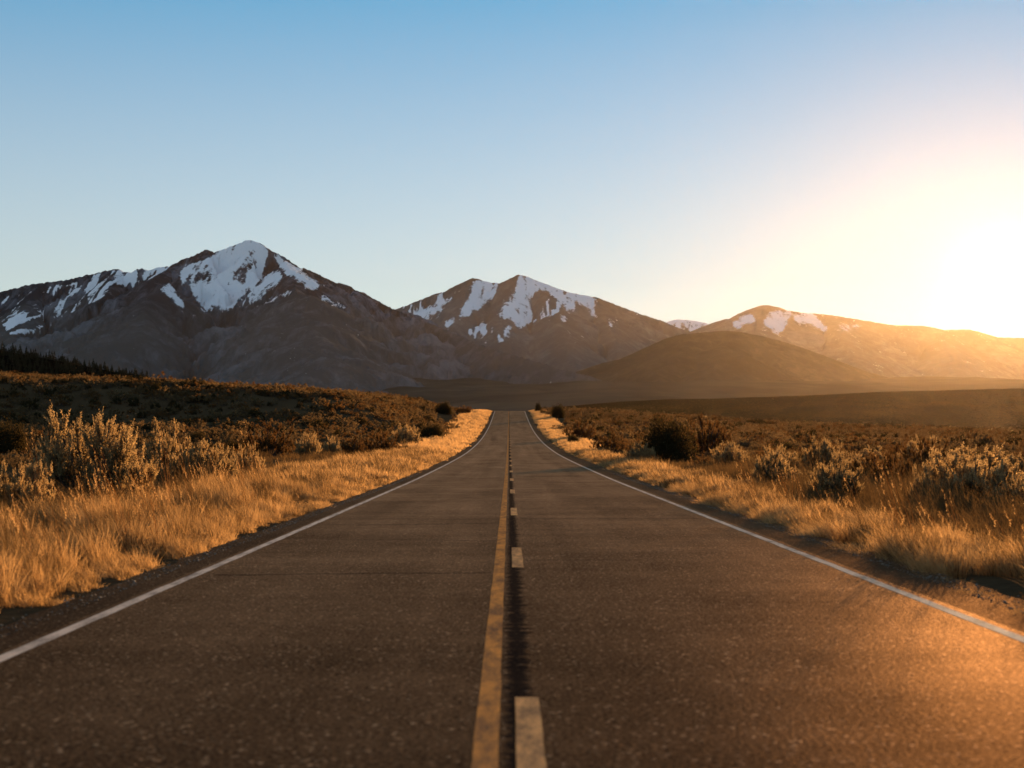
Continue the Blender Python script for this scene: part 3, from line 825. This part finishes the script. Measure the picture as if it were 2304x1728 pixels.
HEROES = [  # px, d, height, half width factor, family, variant, label
    (94, 34.0, 2.15, 1.8, 'grand', 0, 'biggest sagebrush, tall and fan shaped with bare dark stems, above the tall roadside grass'),
    (16, 28.0, 1.12, 0.95, 'sage', 1, 'low grey sagebrush in front of the biggest fan shaped sagebrush'),
    (52, 46.0, 1.15, 1.0, 'sage', 2, 'dull green sagebrush half hidden behind the biggest fan shaped sagebrush'),
    (165, 52.0, 1.75, 1.1, 'sage', 3, 'upright golden topped sagebrush just behind the biggest fan shaped one'),
    (200, 47.0, 1.35, 1.35, 'sage', 0, 'wide grey green sagebrush with a dark hollow, second from the biggest fan shaped one'),
    (244, 55.0, 1.05, 0.8, 'sage', 2, 'small round grey sagebrush at the edge of the golden grass on the hill side'),
    (270, 82.0, 1.75, 1.6, 'russet', 0, 'reddish dark shrub with a black shaded face below the dark hill'),
    (308, 92.0, 1.35, 1.1, 'sage', 1, 'round golden edged sagebrush next to the reddish dark shrub'),
    (332, 101.0, 1.2, 1.0, 'sage', 3, 'low tan sagebrush at the foot of the dark hill, middle of the row'),
    (352, 104.0, 1.4, 1.3, 'russet', 1, 'brown shrub in the row along the golden grass, next to a rusty dome'),
    (382, 110.0, 1.65, 1.75, 'russet', 0, 'rusty brown dome shaped shrub beside the golden grass below the hill'),
    (405, 142.0, 1.95, 1.7, 'sage', 0, 'rounded grey green sagebrush standing high on the grass bank behind a rusty dome'),
    (432, 172.0, 1.7, 2.2, 'dark', 0, 'dark spreading shrub on the bank above the golden grass on the hill side'),
    (444, 300.0, 2.6, 2.6, 'dark', 1, 'dark shrub on the hill crest near where the road disappears'),
    (464, 322.0, 2.2, 2.4, 'russet', 1, 'last rusty shrub on the hill crest before the road disappears'),
    (976, 35.0, 1.6, 1.75, 'grand', 1, 'large backlit sagebrush with glowing pale tips under the sun'),
    (921, 33.5, 0.95, 0.42, 'sage', 3, 'small glowing pointed sagebrush beside the large backlit one'),
    (1020, 31.5, 0.85, 0.75, 'sage', 0, 'low glowing sagebrush in front of the large backlit one at the picture edge'),
    (666, 84.0, 3.0, 2.4, 'dark', 0, 'large almost black shrub casting a long shadow across the road'),
    (644, 80.0, 1.2, 1.1, 'sage', 2, 'low gold rimmed sagebrush at the foot of the large black shrub'),
    (706, 95.0, 3.3, 1.9, 'russet', 1, 'tall loose rust coloured shrub growing against the large black shrub'),
    (728, 74.0, 1.35, 1.25, 'sage', 1, 'grey sagebrush right behind the tawny grass, next to the rust coloured shrub'),
    (771, 46.0, 1.3, 1.0, 'sage', 3, 'rounded sagebrush with lit crown and dark base in the tawny grass'),
    (822, 60.0, 1.5, 1.1, 'sage', 0, 'upright sagebrush with tall lit plumes behind the tawny grass'),
    (890, 49.0, 1.2, 0.95, 'russet', 0, 'reddish shrub in the tawny grass near the small glowing sagebrush'),
    (836, 35.5, 1.2, 0.95, 'sage', 2, 'pale dry tuft like sagebrush low in the tawny grass'),
    (558, 292.0, 3.3, 2.2, 'dark', 0, 'tall dark shrub beside the road near the crest on the sun side'),
    (538, 335.0, 2.6, 1.2, 'dark', 1, 'small dark shrub on the crest by the road end on the sun side'),
    (580, 172.0, 2.4, 2.4, 'russet', 0, 'broad rusty shrub on the verge below the tall dark crest shrub'),
    (573, 150.0, 1.2, 1.0, 'dark', 1, 'small dark round bush at the grass edge below the broad rusty shrub'),
    (610, 116.0, 1.7, 1.7, 'russet', 1, 'low wide brown shrub on the verge before the large black shrub'),
    (8, 104.0, 2.7, 2.2, 'dark', 1, 'black shaded shrub against the dark hill at the picture edge'),
]
taken = []
for px, d, h, w, fam, var, lab in HEROES:
    if px < 460 and d > 45 and px > 100: h, w = h * 1.18, w * 1.08
    pr = GRAND[var] if fam == 'grand' else NEAR[fam][var]
    x = bearing(px, d); kind = 'sagebrush' if fam in ('grand', 'sage') else 'shrub'
    place(pr, x, d, h, w, random.uniform(0, 6.28) if fam != 'grand' else (0.6, 2.2)[var], lab, kind)
    taken.append((x, d, w))
taken = np.array(taken)

# ------------------------------------------------------------------ the sage plain: the largest as things, the rest as cover
r = np.random.default_rng(77)
N = 130000
by = r.uniform(22, 400, N) ** 1.0
bx = r.uniform(-1, 1, N) * 175
edge = np.where(bx < 0, 8.5, np.where(by < 62, 9.0, 7.9)) + 1.4 * fbm(by / 18, bx * 0 + np.sign(bx) * 5, 3, 55) + r.exponential(0.5, N)
dens = np.where(by < 62, np.where((bx > 9.0) & (bx < 20), 0.30, 0.15), np.where(by < 110, 0.24, 0.62)) * np.clip(0.75 + 0.8 * fbm(bx / 14, by / 14, 3, 57), 0.15, 1)
keep = (np.abs(bx) > edge) & (np.abs(bx) < 0.40 * by + 12) & (r.random(N) < dens)
bx, by = bx[keep], by[keep]
bh = np.clip(r.lognormal(-0.30, 0.32, len(bx)), 0.32, 1.7) * np.where(by > 110, 0.9, 0.85)
nearb = by < 62; bh[nearb] *= np.where(bx[nearb] > 9.4, 0.82, 0.6)
dd = np.min(np.hypot(bx[:, None] - taken[None, :, 0], by[:, None] - taken[None, :, 1]) - taken[None, :, 2] * 0.95, 1)
front = np.zeros(len(bx), bool)   # keep the sight of the singled-out shrubs clear
for px, d, h, w, *_ in HEROES[:32]:
    hw = w * 0.8 / d * F
    front |= (np.abs(UX + bx / by * F - px) < hw) & (by < d) & (by > d * 0.8)
ok = (dd > 0) & ~front
bx, by, bh = bx[ok], by[ok], bh[ok]
fam = r.choice(3, len(bx), p=[0.60, 0.23, 0.17])
bz = ground_z(bx, by) - 0.03
size = bh / by
order = np.argsort(-size)
things = order[:300 - len(HEROES)]
cover = order[300 - len(HEROES):]
FN = ['sage', 'russet', 'dark']
LOOK = {'sage': 'grey green sagebrush', 'russet': 'rust brown shrub', 'dark': 'dark leafy shrub'}
for i in things:
    f = FN[fam[i]]; x, y, h = float(bx[i]), float(by[i]), float(bh[i]); wv = h * r.uniform(0.85, 1.15)
    hill = x < 0
    zone = ('one of many below the dark hill' if hill else 'one of many on the sunny plain')
    nearw = 'nearer ' if y < 60 else ''
    sz = 'low' if h < 0.65 else ('knee high' if h < 0.9 else 'tall')
    where = 'near' if y < 60 else 'farther off'
    lab = f'{sz} {LOOK[f]} {where}, {zone}'
    grp = f'{sz} {LOOK[f]}s {where}, {zone}'
    kind = 'sagebrush' if f == 'sage' else 'shrub'
    if h / y * F > 17:
        pr = NEAR[f][int(r.integers(len(NEAR[f])))]
        place(pr, x, y, h, wv, r.uniform(0, 6.28), lab, kind, grp)
    else:
        me = MID[f][int(r.integers(len(MID[f])))]
        o = link(NEAR[f][0]['kind'], me, None, (x, y, float(bz[i]))); o.rotation_euler = (0, 0, r.uniform(0, 6.28)); o.scale = (wv, wv, h)
        tag(o, lab, kind, grp)
protos = MID['sage'] + MID['russet'] + MID['dark'] + FAR
cf = fam[cover]; cy = by[cover]
lo = cy > 130
idx = np.where(lo, np.select([cf == 0, cf == 1], [8 + r.integers(0, 4, len(cf)), 12 + r.integers(0, 2, len(cf))], 14),
               np.select([cf == 0, cf == 1], [r.integers(0, 4, len(cf)), 4 + r.integers(0, 2, len(cf))], 6 + r.integers(0, 2, len(cf))))
ch = bh[cover]; cw = ch * r.uniform(0.85, 1.25, len(ch))
scatter('sagebrush_cover', protos, np.stack([bx[cover], by[cover], bz[cover]], -1), r.uniform(0, 6.28, len(cover)),
        np.stack([cw, cw, ch], -1), idx, 'endless low sagebrush covering the plain and the dark hill', 'sagebrush')

# bench and wooded slope
def on_mesh(o, n_, rr):
    co = np.zeros(len(o.data.vertices) * 3, np.float32); o.data.vertices.foreach_get('co', co)
    co = co.reshape(-1, 3); return co[rr.choice(len(co), n_)] + rr.normal(size=(n_, 3)) * np.array([1.2, 3.0, 0.0])


p = on_mesh(bench, 5200, r); p[:, 2] -= 0.25
s = np.clip(r.lognormal(-0.35, 0.35, len(p)), 0.3, 1.8)
scatter('bench_scrub', FAR, p, r.uniform(0, 6.28, len(p)), np.stack([s, s, s * 0.85], -1), r.integers(0, 7, len(p)), 'tiny scrub dotting the dark bench of land', 'scrub')
p = on_mesh(slope, 20000, r); p = p[p[:, 0] < bearing(165, 760) - 14 * r.random(len(p))]; p[:, 2] -= 0.3
s = np.clip(r.lognormal(1.15, 0.35, len(p)), 1.5, 5.5)
scatter('conifer_forest', [conifer(401), conifer(402), conifer(403)], p, r.uniform(0, 6.28, len(p)), s, r.integers(0, 3, len(p)), 'dark conifer wood on the far slope', 'wood')


# ------------------------------------------------------------------ grass along the road
G_NEAR = [grass_clump(501 + i, 64, 0.42, 0.13, 0.0042, 0.34, M['grass'], heads=(0, 0, 1, 0)[i]) for i in range(4)]
G_MID = [grass_clump(521 + i, 40, 0.43, 0.2, 0.010, 0.34, M['grass'], heads=0) for i in range(3)]
G_FAR = [grass_clump(541 + i, 26, 0.46, 0.38, 0.035, 0.3, M['grass']) for i in range(3)]
S_NEAR = [grass_clump(551 + i, 9, 0.80, 0.10, 0.0042, 0.42, M['grass'], heads=(2, 3)[i]) for i in range(2)]
T_NEAR = [grass_clump(561 + i, 40, 0.64, 0.15, 0.006, 0.3, M['tawny_shaded'], heads=(1, 0, 2)[i]) for i in range(3)]
T_FAR = [grass_clump(581 + i, 30, 0.58, 0.3, 0.018, 0.35, M['tawny_shaded']) for i in range(2)]


def band(n_, y0, y1, side, inner, outer, seed):
    rr = np.random.default_rng(seed)
    y = rr.uniform(y0, y1, n_); u = rr.random(n_)
    en = inner + 0.28 * fbm(y / 1.6, y * 0 + side * 3, 4, 61) + 0.2 * fbm(y / 9, y * 0 + side * 3, 2, 62)
    x = side * (en + u * (outer - inner))
    patch = fbm(x / 1.1, y / 2.2, 3, 63)
    k = (patch > -0.16) & (fbm(x / 0.5, y / 0.8, 2, 67) > -0.22) & (rr.random(n_) < np.clip(1.3 - u * 0.9, 0.15, 1))
    x, y, u, patch = x[k], y[k], u[k], patch[k]
    hs_ = np.clip(0.60 + 0.75 * patch + 0.45 * fbm(x / 3.0, y / 3.5, 2, 69) + 0.25, 0.25, 1.35) * (0.4 + 0.6 * np.minimum(u * 4.5, 1)) * rr.uniform(0.65, 1.25, len(x))
    return x, y, hs_, rr


PT = []; SC_ = []; ID = []; TI = []; RZ = []
for (n_, y0, y1, side, inner, outer, first, cnt, seed, hm) in [
        (8500, 7, 42, -1, 4.12, 7.8, 0, 4, 1, 1.0), (5200, 7, 42, 1, 4.52, 6.3, 0, 4, 2, 0.75),
        (12000, 42, 115, -1, 4.12, 9.5, 4, 3, 3, 1.0), (6500, 42, 115, 1, 4.85, 7.6, 4, 3, 4, 0.8),
        (11000, 115, 372, -1, 4.25, 10.5, 7, 3, 5, 0.9), (9000, 115, 372, 1, 4.95, 9.2, 7, 3, 6, 0.85),
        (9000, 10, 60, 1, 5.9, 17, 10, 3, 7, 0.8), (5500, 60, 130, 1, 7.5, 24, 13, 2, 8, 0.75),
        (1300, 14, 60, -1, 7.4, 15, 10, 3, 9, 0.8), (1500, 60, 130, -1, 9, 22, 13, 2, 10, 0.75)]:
    x, y, hs_, rr = band(n_, y0, y1, side, inner, outer, 900 + seed)
    hs_ = hs_ * hm
    PT.append(np.stack([x, y, ground_z(x, y) - 0.02], -1)); SC_.append(np.stack([0.6 * np.sqrt(hs_) + 0.4, 0.6 * np.sqrt(hs_) + 0.4, hs_], -1))
    ids = first + rr.integers(0, cnt, len(x))
    if y1 < 61: ids = np.where(rr.random(len(x)) < (0.012 if first == 0 else 0.008), 15 + rr.integers(0, 2, len(x)), ids)
    if y1 < 116 and first < 8: ids = np.where(rr.random(len(x)) < 0.16, (10 if y1 < 61 else 13) + rr.integers(0, 2, len(x)), ids)
    ID.append(ids); TI.append(rr.normal(size=(len(x), 2)) * 0.08); RZ.append(rr.normal(size=len(x)) * 0.6)
scatter('dry_grass', G_NEAR + G_MID + G_FAR + T_NEAR + T_FAR + S_NEAR, np.concatenate(PT), np.concatenate(RZ), np.concatenate(SC_), np.concatenate(ID),
        'golden dry grass lining both edges of the road', 'grass', tilt=np.concatenate(TI))

# gravel on the shoulders
def pebble(seed):
    rr = np.random.default_rng(seed)
    t_ = np.array([[0, 0, 1], [1, 0, 0], [0, 1, 0], [-1, 0, 0], [0, -1, 0], [0, 0, -1]], float) * rr.uniform(0.6, 1.2, (6, 1)) * np.array([1, 1, 0.6])
    f = [(0, 1, 2), (0, 2, 3), (0, 3, 4), (0, 4, 1), (5, 2, 1), (5, 3, 2), (5, 4, 3), (5, 1, 4)]
    return mesh_np('pebble', t_, None, f, smooth_shade=False, mat=M['stone'])


n = NT('gravel_stone'); oi = n.n('ShaderNodeObjectInfo').outputs['Random']
M['stone'] = n.surf(n.n('ShaderNodeBsdfPrincipled', inp={'Base Color': n.ramp(oi, [(0, (0.05, 0.04, 0.032)), (1, (0.24, 0.19, 0.14))]), 'Roughness': 0.8}).outputs[0])
n_ = 9000
y = r.uniform(6, 60, n_); side = r.choice([-1, 1], n_)
x = np.where(side < 0, -4.0, 4.6) + side * (r.exponential(0.16, n_) - 0.25)
z = np.where((x > -4.05) & (x < 4.75), RY(y), ground_z(x, y)) + 0.004
scatter('gravel', [pebble(601 + i) for i in range(4)], np.stack([x, y, z], -1), r.uniform(0, 6.28, n_), np.clip(r.lognormal(-5.0, 0.5, n_), 0.003, 0.022), r.integers(0, 4, n_),
        'loose gravel along the broken asphalt edges', 'gravel')
